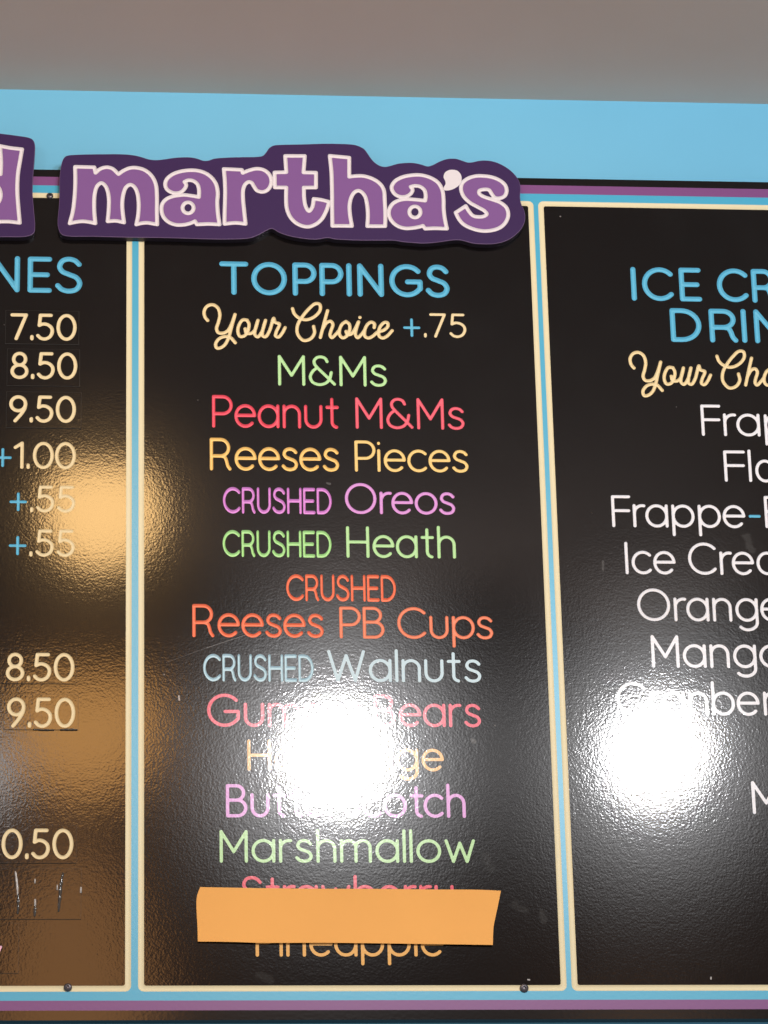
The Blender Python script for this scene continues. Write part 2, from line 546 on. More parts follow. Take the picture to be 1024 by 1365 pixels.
def level(xs, zs, F, y0, dep=None):
    """triangles and quads of the region F > 0; dep = field turned into depth behind y0 (its value at the vertex)"""
    F = np.where(np.abs(F) < 1e-9, 1e-9, F)
    nz, nx = F.shape
    pos = F > 0
    cnt = pos[:-1, :-1].astype(int) + pos[1:, :-1] + pos[:-1, 1:] + pos[1:, 1:]
    verts, faces, idx = [], [], {}
    dv = dep if dep is not None else np.zeros_like(F)

    def gv(j, i):
        k = (j, i)
        if k not in idx:
            idx[k] = len(verts)
            verts.append((xs[i], y0 + dv[j, i], zs[j]))
        return idx[k]

    def cv(a, b):
        k = (a, b) if a < b else (b, a)
        if k not in idx:
            (j0, i0), (j1, i1) = k
            t = F[j0, i0] / (F[j0, i0] - F[j1, i1])
            idx[k] = len(verts)
            d = 0.0 if dep is None else min(dv[j0, i0], dv[j1, i1])
            verts.append((xs[i0] + t * (xs[i1] - xs[i0]), y0 + d, zs[j0] + t * (zs[j1] - zs[j0])))
        return idx[k]

    for j, i in zip(*np.nonzero(cnt == 4)):
        faces.append((gv(j, i), gv(j, i + 1), gv(j + 1, i + 1), gv(j + 1, i)))
    for j, i in zip(*np.nonzero((cnt > 0) & (cnt < 4))):
        for tri in (((j, i), (j, i + 1), (j + 1, i + 1)), ((j, i), (j + 1, i + 1), (j + 1, i))):
            out = []
            for k in range(3):
                a, b = tri[k], tri[(k + 1) % 3]
                if pos[a]:
                    out.append(gv(*a))
                if pos[a] != pos[b]:
                    out.append(cv(a, b))
            if len(out) >= 3:
                faces.append(tuple(out))
    return verts, faces


def bowl(Gf, r, depth):
    t = np.clip(Gf / r, 0, 1)
    return depth * (1 - (1 - t) ** (6.0 if depth < .8 * mm else 3.0 if depth < 1.5 * mm else 2.0))


def axis(a, b, h):
    return np.linspace(a, b, max(2, int(round((b - a) / h)) + 1))


H = 0.00085

# ------------------------------------------------------------------ setting: wall and ceiling
WALL_Y, CEIL_Z = 0.018, 0.156
wv = MB()
wv.add([(-5, WALL_Y, -4), (6, WALL_Y, -4), (6, WALL_Y, CEIL_Z), (-5, WALL_Y, CEIL_Z)], [(0, 1, 2, 3)])
o = wv.build('wall', M_WALL)
o['kind'] = 'structure'
cv_ = MB()
cv_.add([(-5, WALL_Y, CEIL_Z), (6, WALL_Y, CEIL_Z), (6, -7.5, CEIL_Z), (-5, -7.5, CEIL_Z)], [(0, 1, 2, 3)])
o = cv_.build('ceiling', M_CEIL)
o['kind'] = 'structure'

# ------------------------------------------------------------------ the menu board
board = thing('menu_board', 'long black menu board with coloured engraved lettering and striped purple, blue and cream border', 'menu board', (0.3, 0, -0.57))
BX0, BX1 = -0.56, 1.11
mm = .001


def child(o, par):
    """parent keeping world coordinates"""
    o.parent = par
    off = Vector(par.location) if par.parent is None else Vector((0, 0, 0))
    o.matrix_parent_inverse = Matrix.Translation(-off)
    return o


ZT, ZB = 24 * mm, -1162.3 * mm
P_OUT = (BX0 + .010, BX1 - .010, -1149.8 * mm, 13.2 * mm)          # purple band outside
P_IN = (BX0 + .023, BX1 - .023, -1137.2 * mm, 0.0)                   # blue band outside
FR = [(BX0 + .0345, -4.4 * mm), (4.4 * mm, 546.8 * mm), (553.2 * mm, BX1 - .0345)]   # cream frames in x
CZ0, CZ1 = -1125.6 * mm, -11.4 * mm
CW = 7.5 * mm

bb = MB()
v, f = box(BX0, BX1, 0.0, WALL_Y, ZB, ZT)
f = [q for k, q in enumerate(f) if k != 2]
bb.add(v, f)
ro = [(BX0, ZB), (BX1, ZB), (BX1, ZT), (BX0, ZT)]
rp = [(P_OUT[0], P_OUT[2]), (P_OUT[1], P_OUT[2]), (P_OUT[1], P_OUT[3]), (P_OUT[0], P_OUT[3])]
ri = [(P_IN[0], P_IN[2]), (P_IN[1], P_IN[2]), (P_IN[1], P_IN[3]), (P_IN[0], P_IN[3])]
bb.poly([ro, rp], 0.0)
child(bb.build('board_body', M_BODY), board)
pb = MB()
pb.poly([rp, ri], 0.0)
child(pb.build('purple_border', M_PURPLE), board)
frames = [rrect(a, b, CZ0, CZ1, 7.5 * mm) for a, b in FR]
bl = MB()
bl.poly([ri] + frames, 0.0)
child(bl.build('blue_border', M_BLUEBAND), board)
inner = [(a + CW, b - CW, CZ0 + CW, CZ1 - CW) for a, b in FR]
for fr, inn in zip(frames, inner):
    # a cream line with a shallow channel like the letters
    a0, a1, b0, b1 = inn
    loops = []
    K = 6
    for k in range(K + 1):
        t = k / K
        r = 7.5 * mm + (3.0 - 7.5) * mm * t
        e = CW * t
        loops.append((rrect(a0 - CW + e, a1 + CW - e, b0 - CW + e, b1 + CW - e, r), 0.9 * mm * math.sqrt(max(0, 1 - (2 * t - 1) ** 2))))
    fb = MB()
    n = len(loops[0][0])
    vs = [(p[0], y, p[1]) for lp, y in loops for p in lp]
    fs = []
    for k in range(K):
        for i in range(n):
            fs.append((k * n + i, k * n + (i + 1) % n, (k + 1) * n + (i + 1) % n, (k + 1) * n + i))
    fb.add(vs, fs)
    child(fb.build('cream_frame', M_CREAM, smooth=True), board)


# ------------------------------------------------------------------ lettering
def run(text, ink, xl, xr, yt, yb, r=2.15, q=1.0, dep=1.1, strokes=None, label=None, ref=None):
    """one run of lettering measured in the photo: ink extents xl..xr, capital top yt and baseline yb at its left end"""
    ref = xl if ref is None else ref
    x0, zb = at(xl, yb)
    zb = at(ref, yb)[1]
    x1 = at(xr, yb)[0]
    ym = (yt + yb) / 2
    x0, x1 = at(xl, ym)[0], at(xr, ym)[0]
    zt = at(ref, yt)[1]
    st = fit(strokes or layout(text, .36 if r > 3 else .22), x0, x1, zb, zt, r * mm, q)
    return dict(st=st, ink=ink, r=r * mm, q=q, dep=dep * mm, label=label)


def traced(pxs, ink, r, dep=1.5, xf=None, label=None):
    st = []
    for s in pxs:
        pts = [np.array(at(*p)) for p in s]
        if xf:
            pts = [xf(p) for p in pts]
        st.append(catmull(pts, n=6))
    return dict(st=st, ink=ink, r=r * mm, q=1.0, dep=dep * mm, label=label)


def plus(cx, cy, hw, hh, r=1.9, label=None):
    x0, z = at(cx - hw, cy)
    x1, _ = at(cx + hw, cy)
    xm = (x0 + x1) / 2
    zt, zb = at(cx, cy - hh)[1], at(cx, cy + hh)[1]
    e = r * mm
    return dict(st=[L((x0 + e, z), (x1 - e, z)), L((xm, zt - e), (xm, zb + e))], ink='blue', r=e, q=1.0, dep=1.4 * mm, label=label)


def crop(px, py, s, *pts):
    """points read in an enlarged crop of the photo -> photo pixels"""
    return [(px + a / s, py + b / s) for a, b in pts]


YOUR = [
    crop(270, 400, 7.877, (55, 213), (27, 178), (18, 115), (52, 62), (108, 48), (160, 80), (182, 150), (168, 230), (148, 300), (168, 342), (220, 345), (268, 318), (308, 245), (342, 150)),
    crop(270, 400, 7.877, (342, 150), (308, 270), (275, 390), (240, 462), (190, 500), (150, 502), (138, 460), (175, 405), (235, 382), (290, 390), (345, 448)),
    crop(270, 400, 7.877, (470, 210), (425, 207), (385, 258), (372, 330), (395, 380), (440, 375), (478, 320), (488, 250), (468, 210)),
    crop(270, 400, 7.877, (448, 300), (462, 345), (512, 348), (552, 310), (582, 212), (556, 300), (550, 362), (580, 385), (625, 330), (662, 212), (634, 310), (630, 370), (660, 385), (705, 320), (748, 190), (762, 232), (808, 250), (776, 330), (768, 375), (798, 388), (838, 345), (868, 288)),
    crop(290, 335, 6.4, (640, 488), (656, 532), (700, 570), (760, 583), (830, 555), (876, 500), (872, 452), (835, 446), (780, 490), (722, 560), (684, 630), (684, 705), (735, 760), (795, 745), (828, 695), (820, 640)),
    crop(420, 400, 9.309, (156, 130), (112, 290), (67, 463)),
    crop(420, 400, 9.309, (100, 350), (145, 280), (195, 262), (222, 300), (200, 375), (187, 435), (208, 465), (250, 432), (300, 375)),
    crop(420, 400, 9.309, (385, 264), (335, 300), (303, 380), (310, 440), (348, 468), (398, 440), (430, 370), (426, 300), (385, 264)),
    crop(420, 400, 9.309, (385, 388), (402, 424), (440, 425), (490, 370), (541, 268), (512, 360), (503, 432), (530, 466), (572, 430), (618, 370)),
    crop(420, 400, 9.309, (735, 340), (737, 292), (697, 272), (645, 310), (615, 390), (622, 450), (665, 470), (720, 445), (775, 398), (855, 372), (905, 322), (900, 282), (865, 276), (815, 320), (790, 390), (800, 450), (842, 470), (895, 445), (958, 378)),
    crop(420, 400, 9.309, (557, 214), (559, 216)),
]

TOPPINGS = [
    [run('TOPPINGS', 'blue', 292.4, 599.1, 348.2, 392.6, 3.7, 1.0, 3.4, label='large sky blue engraved heading TOPPINGS')],
    [traced(YOUR, 'cream', 2.3, 2.6, label='cream script reading Your Choice'),
     plus(549, 436.6, 11.5, 12.3, 1.9, label='small sky blue plus sign before the cream .75'),
     run('.75', 'cream', 564.9, 621.5, 417.3, 449.8, 1.95, label='cream engraved price .75')],
    [run('M&Ms', 'green', 370.6, 515.6, 473.0, 513.8, 2.1, label='pale green engraved line, fourth from the top')],
    [run('Peanut', 'red', 282.7, 451.9, 526.3, 569.8, 2.45, .88, 3.2), run('M&Ms', 'red', 473.9, 618.9, 529.5, 571.4, 2.1)],
    [run('Reeses', 'gold', 279.7, 452.0, 583.4, 627.0, 2.45, .9, 3.2), run('Pieces', 'gold', 472.8, 624.2, 587.0, 628.6, 2.1)],
    [run('CRUSHED', 'violet', 297.2, 442.3, 649.0, 684.4, 2.5, .66, 3.4), run('Oreos', 'violet', 459.8, 606.6, 643.6, 685.0, 2.1)],
    [run('CRUSHED', 'green', 296.8, 442.0, 706.3, 742.3, 2.5, .66, 3.4), run('Heath', 'green', 461.6, 607.5, 701.3, 743.4, 2.1)],
    [run('CRUSHED', 'orange', 381.6, 527.9, 765.3, 801.2, 2.5, .66, 3.4)],
    [run('Reeses', 'orange', 256.4, 431.5, 805.0, 849.3, 2.45, .9, 3.2), run('PB Cups', 'orange', 452.5, 657.1, 808.5, 851.0, 2.1)],
    [run('CRUSHED', 'ice', 270.9, 418.3, 871.5, 908.3, 2.5, .66, 3.4), run('Walnuts', 'ice', 436.5, 641.2, 866.5, 908.8, 2.05, dep=0.0)],
    [run('Gummy', 'red', 276.1, 480.0, 924.5, 968.9, 2.2, dep=0.0), run('Bears', 'red', 498.5, 640.9, 926.0, 969.0, 2.1, dep=0.0)],
    [run('Hot Fudge', 'amber', 329.8, 591.7, 985.8, 1027.6, 2.05, dep=0.0)],
    [run('Butterscotch', 'violet', 301.2, 620.6, 1045.3, 1089.6, 2.15, dep=0.0)],
    [run('Marshmallow', 'green', 292.8, 633.4, 1106.5, 1150.0, 2.05, dep=0.0)],
    [run('Strawberry', 'pink', 321.0, 605.0, 1167.8, 1211.5, 2.1, dep=0.0)],
    [run('Pineapple', 'amber', 340.7, 591.8, 1231.0, 1275.4, 2.1, dep=0.0)],
]
# shift that takes the script of the middle panel to the right panel
ax, az = at(272.5, 434.5)
bx, bz = at(841.3, 498.0)
DRINKS = [
    [run('ICE C', 'blue', 841.3, 997.3, 355.7, 400.6, 3.6, 1.0, 3.0), run('REAM', 'blue', 1002.0, 1160, 358.4, 403.4, 3.6, 1.0, 3.0)],
    [run('DR', 'blue', 893.6, 983.2, 410.6, 455.6, 3.6, 1.0, 3.0), run('I', 'blue', 988.4, 998.2, 411.8, 456.8, 3.6, 1.0, 3.0), run('NKS', 'blue', 1005.5, 1128, 412.3, 457.4, 3.6, 1.0, 3.0)],
    [traced(YOUR, 'cream', 2.3, 2.6, xf=lambda p: np.array((p[0] - ax + bx, p[1] - az + bz)))],
    [run('Fra', 'white', 934.7, 1013.0, 539.2, 581.0, 2.1), run('ppe', 'white', 1018.6, 1098, 540.8, 582.6, 2.1)],
    [run('Fl', 'white', 965.2, 1001.8, 600.3, 642.0, 2.1), run('oat', 'white', 1006.6, 1078, 601.0, 643.0, 2.1)],
    [run('Frappe', 'white', 815.4, 993.4, 660.0, 702.6, 2.1), run('-', 'blue', 997.8, 1013.8, 660.6, 703.2, 2.0), run('F', 'white', 1019.3, 1042, 661.0, 703.8, 2.1)],
    [run('Ice Cre', 'white', 833.2, 1005.0, 722.2, 765.4, 2.1), run('am', 'white', 1008.2, 1080, 723.4, 766.6, 2.1)],
    [run('Orang', 'white', 849.4, 1010.4, 784.2, 827.8, 2.1), run('e', 'white', 1013.2, 1042, 785, 828.4, 2.1)],
    [run('Mang', 'white', 868.4, 1008.2, 846.6, 890.0, 2.1, dep=0.0), run('o', 'white', 1012.0, 1046, 847, 890.8, 2.1, dep=0.0)],
    [run('Cranbe', 'white', 822.0, 1012.5, 909.0, 953.4, 2.1, dep=0.0), run('rry', 'white', 1017.5, 1080, 910, 954, 2.1, dep=0.0)],
    [run('M', 'white', 1002.6, 1040.0, 1041.4, 1085.2, 2.1, dep=0.0)],
]
CONES = [
    [run('CO', 'blue', -112, -18, 339.8, 388.6, 3.6, 1.0, 3.0, ref=0), run('N', 'blue', -11.5, 26.6, 341.0, 389.2, 3.6, 1.0, 3.0, ref=0), run('E', 'blue', 36.9, 69.4, 341.9, 389.9, 3.6, 1.0, 3.0), run('S', 'blue', 73.6, 109.9, 341.9, 391.0, 3.6, 1.0, 3.0)],
    [plus(3.7, 609.8, 12.0, 12.6, 1.9), run('1.00', 'cream', 18.0, 101.4, 588.4, 624.8, 2.3, dep=1.6)],
    [plus(24.4, 668.8, 11.7, 12.4, 1.9), run('.55', 'cream', 40.2, 100.4, 647.0, 682.8, 2.2)],
    [plus(23.6, 727.2, 11.9, 12.8, 1.9), run('.55', 'cream', 39.2, 99.8, 705.6, 741.8, 2.2)],
]


def carve_line(runs, x0, x1, z0, z1, mb, y0, parent, h=H, name='lettering'):
    """cuts the runs of one line into the face x0..x1, z0..z1 of mb and adds the painted grooves"""
    xs, zs = axis(x0, x1, h), axis(z0, z1, h)
    tot = None
    for rn in runs:
        Gf = rn['r'] - dist_field(xs, zs, rn['st'], rn['r'], rn['q'])
        tot = Gf if tot is None else np.maximum(tot, Gf)
        rn['G'] = Gf
    v, f = level(xs, zs, -tot, y0)
    mb.add(v, f)
    made = []
    # runs of one colour that carry no label of their own are one piece of lettering
    groups = {}
    for k, rn in enumerate(runs):
        groups.setdefault((rn['ink'], rn['label'] or ''), []).append(rn)
    for (ink, lab), rs in groups.items():
        g = MB()
        for rn in rs:
            Gf = np.where(rn['G'] >= tot - 1e-12, rn['G'], -np.abs(rn['G']) - 1e-7)
            v, f = level(xs, zs, Gf, y0, bowl(rn['G'], rn['r'], rn['dep']))
            g.add(v, f)
        o = g.build(name, (FLATINK if rs[0]['dep'] < .8 * mm else INK)[ink], smooth=True)
        if lab:
            o['label'] = lab
        made.append(o)
    return made


def carved_panel(inn, lines):
    a0, a1, b0, b1 = inn
    R = 3.0 * mm
    mb = MB()
    spans = []
    made = []
    for rs in lines:
        P = np.array([p for rn in rs for s in rn['st'] for p in s])
        rr = max(rn['r'] for rn in rs) + 1.2 * mm
        spans.append([max(a0 + R, P[:, 0].min() - rr), min(a1 - R, P[:, 0].max() + rr), P[:, 1].min() - rr, P[:, 1].max() + rr, rs])
    spans.sort(key=lambda s: -s[3])
    # neighbouring boxes meet half-way when they overlap
    merged = []
    for s in spans:
        if merged and s[3] > merged[-1][2] - 1e-4:
            p = merged[-1]
            p[0], p[1], p[2], p[3] = min(p[0], s[0]), max(p[1], s[1]), min(p[2], s[2]), max(p[3], s[3])
            p[4] = p[4] + s[4]
        else:
            merged.append(s)
    top = b1 - R
    corner = rrect(a0, a1, b0, b1, R)
    n = len(corner) // 4
    mb.poly([[(a0, top), (a1, top)] + [p for p in corner[:n] if p[1] > top + 1e-6] + [p for p in corner[n:2 * n] if p[1] > top + 1e-6]], 0.0)
    zc = top
    for x0, x1, z0, z1, rs in merged:
        for (q0, q1, w0, w1) in ((a0, a1, z1, zc), (a0, x0, z0, z1), (x1, a1, z0, z1)):
            if q1 - q0 > 1e-6 and w1 - w0 > 1e-6:
                mb.add([(q0, 0, w0), (q1, 0, w0), (q1, 0, w1), (q0, 0, w1)], [(0, 1, 2, 3)])
        made += carve_line(rs, x0, x1, z0, z1, mb, 0.0, None)
        zc = z0
    bot = b0 + R
    mb.add([(a0, 0, bot), (a1, 0, bot), (a1, 0, zc), (a0, 0, zc)], [(0, 1, 2, 3)])
    mb.poly([[(a1, bot), (a0, bot)] + [p for p in corner[2 * n:3 * n] if p[1] < bot - 1e-6] + [p for p in corner[3 * n:] if p[1] < bot - 1e-6]], 0.0)
    pan = child(mb.build('panel', M_PANEL), board)
    for o in made:
        child(o, pan)
    return pan


pans = [carved_panel(inner[0], CONES), carved_panel(inner[1], TOPPINGS), carved_panel(inner[2], DRINKS)]
pans[0]['label'] = 'black panel with cream prices under the blue heading ending NES'
pans[1]['label'] = 'black panel listing toppings in many colours'
pans[2]['label'] = 'black panel listing drinks in white lettering'


# screws
def screw(px, py, r):
    x, z = at(px, py, -0.002)
    b = MB()
    n = 20
    prof = [(1.0, 0.0), (1.0, -.0012), (.86, -.0022), (.6, -.0028), (.42, -.0030)]
    vs = [(x + r * q * math.cos(2 * math.pi * i / n), y, z + r * q * math.sin(2 * math.pi * i / n)) for q, y in prof for i in range(n)]
    fs = [(k * n + (i + 1) % n, k * n + i, (k + 1) * n + i, (k + 1) * n + (i + 1) % n) for k in range(len(prof) - 1) for i in range(n)]
    # cross recess
    c = [(math.cos(math.radians(45 * i + 22)) * r * (.40 if i % 2 else .22), math.sin(math.radians(45 * i + 22)) * r * (.40 if i % 2 else .22)) for i in range(8)]
    o0 = len(vs)
    vs += [(x + a, -.0010, z + b_) for a, b_ in c]
    fs.append(tuple(o0 + i for i in range(8))[::-1])
    last = (len(prof) - 1) * n
    for i in range(n):
        j0, j1 = int(round(i * 8 / n)) % 8, int(round((i + 1) * 8 / n)) % 8
        fs.append((last + (i + 1) % n, last + i, o0 + j0) if j0 == j1 else (last + (i + 1) % n, last + i, o0 + j0, o0 + j1))
    b.add(vs, [q[::-1] for q in fs])
    child(b.build('screw', M_SCREW), board)


screw(66.5, 260.5, .0046)
screw(90.5, 1316.0, .0052)
screw(699.0, 1317.0, .0056)


# ------------------------------------------------------------------ price tiles
def tile(name, label, cat, px0, py0, px1, py1, runs, t=1.3, tilt=0.0, group=None):
    """thin black tile glued on the board, its price cut into its face"""
    xa, za = at(px0, py1)
    xb, zb = at(px1, py0)
    y0 = -t * mm
    root = thing(name, label, cat, ((xa + xb) / 2, 0, (za + zb) / 2), group)
    mb = MB()
    e = 0.25 * mm
    xi0, xi1, zi0, zi1 = xa + e, xb - e, za + e, zb - e
    made = []
    if runs:
        made = carve_line(runs, xi0, xi1, zi0, zi1, mb, y0, None, name='price')
    else:
        mb.add([(xi0, y0, zi0), (xi1, y0, zi0), (xi1, y0, zi1), (xi0, y0, zi1)], [(0, 1, 2, 3)])
    o_ = [(xa, za), (xb, za), (xb, zb), (xa, zb)]
    i_ = [(xi0, zi0), (xi1, zi0), (xi1, zi1), (xi0, zi1)]
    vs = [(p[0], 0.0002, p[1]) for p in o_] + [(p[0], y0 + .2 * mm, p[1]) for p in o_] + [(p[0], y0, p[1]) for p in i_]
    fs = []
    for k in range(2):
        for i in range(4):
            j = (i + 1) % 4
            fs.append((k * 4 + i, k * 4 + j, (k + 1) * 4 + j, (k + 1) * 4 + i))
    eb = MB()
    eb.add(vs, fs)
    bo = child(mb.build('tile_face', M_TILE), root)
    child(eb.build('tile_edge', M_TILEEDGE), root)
    for o in made:
        child(o, root)
    return root


GP = 'price tiles glued on the board'
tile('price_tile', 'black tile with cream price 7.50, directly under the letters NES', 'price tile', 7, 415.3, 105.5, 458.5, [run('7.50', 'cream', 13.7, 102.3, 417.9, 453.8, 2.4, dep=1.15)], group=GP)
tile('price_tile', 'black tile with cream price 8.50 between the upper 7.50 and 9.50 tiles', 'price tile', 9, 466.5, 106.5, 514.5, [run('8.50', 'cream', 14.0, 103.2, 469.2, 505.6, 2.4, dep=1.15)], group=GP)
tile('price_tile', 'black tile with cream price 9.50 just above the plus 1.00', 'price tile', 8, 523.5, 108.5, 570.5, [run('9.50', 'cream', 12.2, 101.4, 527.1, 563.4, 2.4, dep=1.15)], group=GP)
tile('price_tile', 'black tile with cream price 8.50 and pale light-catching edges, below the two .55 prices', 'price tile', 2, 865.5, 102, 911.5, [run('8.50', 'cream', 7.8, 99.4, 870.4, 908.6, 2.4, dep=1.15)], group=GP)
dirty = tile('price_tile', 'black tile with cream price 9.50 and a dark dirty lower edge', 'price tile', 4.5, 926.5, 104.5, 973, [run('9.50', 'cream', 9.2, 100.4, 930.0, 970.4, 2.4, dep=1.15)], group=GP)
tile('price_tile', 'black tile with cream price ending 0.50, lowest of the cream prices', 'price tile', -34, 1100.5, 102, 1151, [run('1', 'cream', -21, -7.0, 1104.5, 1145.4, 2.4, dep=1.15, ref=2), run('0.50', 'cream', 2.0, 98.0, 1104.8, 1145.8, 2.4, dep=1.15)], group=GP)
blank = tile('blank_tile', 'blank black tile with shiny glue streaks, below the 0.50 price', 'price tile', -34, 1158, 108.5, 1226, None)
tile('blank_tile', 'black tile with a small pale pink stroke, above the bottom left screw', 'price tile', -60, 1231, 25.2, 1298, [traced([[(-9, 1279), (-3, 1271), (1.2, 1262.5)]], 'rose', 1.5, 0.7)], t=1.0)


def streak(pts, r, root, m=None):
    P = catmull([at(*p) for p in pts], n=5)
    b = MB()
    n = 8
    vs, fs = [], []
    for k, p in enumerate(P):
        a = P[min(k + 1, len(P) - 1)] - P[max(k - 1, 0)]
        a = a / np.linalg.norm(a)
        nx, nz = -a[1], a[0]
        rr = 1.25 * r * mm * (0.5 + 0.5 * math.sin(math.pi * (k + .6) / (len(P) + .2)) + .15 * math.sin(k * 2.1))
        for i in range(n):
            t = math.pi * 2 * i / n
            vs.append((p[0] + nx * rr * math.cos(t), -1.3 * mm - rr * .8 * math.sin(t), p[1] + nz * rr * math.cos(t)))
    for k in range(len(P) - 1):
        for i in range(n):
            fs.append((k * n + i, k * n + (i + 1) % n, (k + 1) * n + (i + 1) % n, (k + 1) * n + i))
    fs += [tuple(range(n)), tuple(range((len(P) - 1) * n, len(P) * n))]
    b.add(vs, fs)
    bm = bmesh.new()
    o = b.build('glue_streak', m or M_GLUE, smooth=True)
    bm.from_mesh(o.data)
    bmesh.ops.recalc_face_normals(bm, faces=bm.faces)
    bm.to_mesh(o.data)
    bm.free()
    child(o, root)


streak([(20.5, 1162), (22.5, 1178), (23.8, 1196)], 1.2, blank, M_GLAREGLUE)
streak([(23.8, 1192), (24.3, 1206), (23.5, 1219)], 1.3, blank)
streak([(46.8, 1172), (46.4, 1178)], .8, blank, M_GLAREGLUE)
streak([(46.8, 1199), (46.9, 1209)], 1.1, blank, M_GLAREGLUE)
streak([(46.9, 1207), (46.6, 1214), (46, 1222)], 1.5, blank)
streak([(84, 1164), (81, 1182), (79.5, 1200), (78, 1216)], 1.6, blank)
streak([(76.5, 1180), (76.2, 1187)], .8, blank, M_GLAREGLUE)
streak([(108, 1183), (107.5, 1191)], 1.0, blank, M_GLAREGLUE)
streak([(44, 972.6), (58, 973.2), (72, 973.4)], .9, dirty)
streak([(80, 973.2), (92, 972.8), (103, 973.2)], 1.1, dirty)


# ------------------------------------------------------------------ the word signs
def path(px, py, s, text, plane):
    """outline traced in a crop; * marks a corner. Returns a dense closed polyline on the plane"""
    pts = []
    for tok in text.split():
        c = tok.endswith('*')
        a, b = tok.rstrip('*').split(',')
        pts.append((np.array(at(px + float(a) / s, py + float(b) / s, plane)), c))
    first = next((i for i, p in enumerate(pts) if p[1]), None)
    if first is None:
        return catmull([p[0] for p in pts], closed=True, n=8)
    pts = pts[first:] + pts[:first] + [pts[first]]
    out, seg = [], [pts[0][0]]
    for p, c in pts[1:]:
        seg.append(p)
        if c:
            out += catmull(seg, n=8)[:-1] if len(seg) > 2 else [seg[0]]
            seg = [p]
    return out


PY = -0.012
RO = 2.7 * mm


def circle(px, py, s, cx, cy, rx, ry):
    return path(px, py, s, ' '.join('%g,%g' % (cx + rx * math.cos(t * math.pi / 8), cy + ry * math.sin(t * math.pi / 8)) for t in range(16)), PY)


def word_sign(name, label, outline, letters, solid=()):
    """outline = closed polyline of the plate, letters = lists of closed polylines, solid = white filled shapes"""
    P = np.array(outline)
    x0, x1, z0, z1 = P[:, 0].min(), P[:, 0].max(), P[:, 1].min(), P[:, 1].max()
    root = thing(name, label, 'word sign', ((x0 + x1) / 2, 0, (z0 + z1) / 2))
    # resample
    Q = np.vstack([P, P[:1]])
    dl = np.concatenate([[0], np.cumsum(np.linalg.norm(np.diff(Q, axis=0), axis=1))])
    n = int(dl[-1] / .0015)
    t = np.linspace(0, dl[-1], n, endpoint=False)
    P = np.stack([np.interp(t, dl, Q[:, 0]), np.interp(t, dl, Q[:, 1])], 1)
    if np.sum(P[:, 0] * np.roll(P[:, 1], -1) - P[:, 1] * np.roll(P[:, 0], -1)) < 0:
        P = P[::-1]
    tg = np.roll(P, -1, 0) - np.roll(P, 1, 0)
    tg /= np.linalg.norm(tg, axis=1)[:, None]
    nin = np.stack([-tg[:, 1], tg[:, 0]], 1)
    xs, zs = axis(x0 - .002, x1 + .002, H), axis(z0 - .002, z1 + .002, H)
    Fo = inside_field(xs, zs, [tuple(p) for p in P], .004)
    dl_, ins = [], []
    for lt in letters:
        d = None
        I = None
        for c in lt:
            cc = [np.array(p) for p in c]
            dd = dist_field(xs, zs, [cc + [cc[0]]], RO)
            f = inside_field(xs, zs, cc, RO)
            d = dd if d is None else np.minimum(d, dd)
            I = f if I is None else np.where((I > 0) == (f > 0), -np.minimum(np.abs(I), np.abs(f)), np.minimum(np.abs(I), np.abs(f)))
        dl_.append(d)
        ins.append(I)
    sol = []
    for c in solid:
        sol.append(inside_field(xs, zs, [np.array(p) for p in c], RO))
    dmin = np.minimum.reduce(dl_)
    groove = RO - dmin
    free = -groove
    for s in sol:
        free = np.minimum(free, -s)
    plate = np.minimum(Fo - .0006, free)
    for I in ins:
        plate = np.minimum(plate, np.where(free > 0, -I, free))
    mb = MB()
    v, f = level(xs, zs, plate, PY)
    mb.add(v, f)
    # rounded edge and side of the plate
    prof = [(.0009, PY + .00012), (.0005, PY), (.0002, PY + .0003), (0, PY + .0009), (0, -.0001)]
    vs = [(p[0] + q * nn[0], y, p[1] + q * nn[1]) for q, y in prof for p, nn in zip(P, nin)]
    fs = []
    for k in range(len(prof) - 1):
        for i in range(n):
            j = (i + 1) % n
            fs.append((k * n + j, k * n + i, (k + 1) * n + i, (k + 1) * n + j))
    fs = [q[::-1] for q in fs]
    # back
    base = (len(prof) - 1) * n
    vb = MB()
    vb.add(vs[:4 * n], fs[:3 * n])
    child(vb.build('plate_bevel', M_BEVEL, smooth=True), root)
    bk = MB()
    bk.add(vs[3 * n:], [tuple(i - 3 * n for i in q) for q in fs[3 * n:]])
    b2 = MB()
    b2.poly([[tuple(p) for p in P]], -.0001)
    bk.add(b2.v, [q[::-1] for q in b2.f])
    child(bk.build('plate_edge', M_PLATEEDGE), root)
    child(mb.build('backing_plate', M_PLATE), root)
    for i, (d, I) in enumerate(zip(dl_, ins)):
        v, f = level(xs, zs, np.minimum(I, free), PY - .00002)
        lo = child(mesh_obj('letter', v, f, M_LETTER), root)
        g = RO - d
        others = [dl_[k] for k in range(len(dl_)) if k != i]
        if others:
            g = np.minimum(g, (np.minimum.reduce(others) - d) * .5)
        for s in sol:
            g = np.minimum(g, -s)
        v, f = level(xs, zs, g, PY, bowl(groove, RO, .0024))
        ou = child(mesh_obj('letter_outline', v, f, M_OUTLINE, smooth=True), lo)
    for s in sol:
        v, f = level(xs, zs, s, PY)
        child(mesh_obj('apostrophe', v, f, M_OUTLINE), root)
    return root


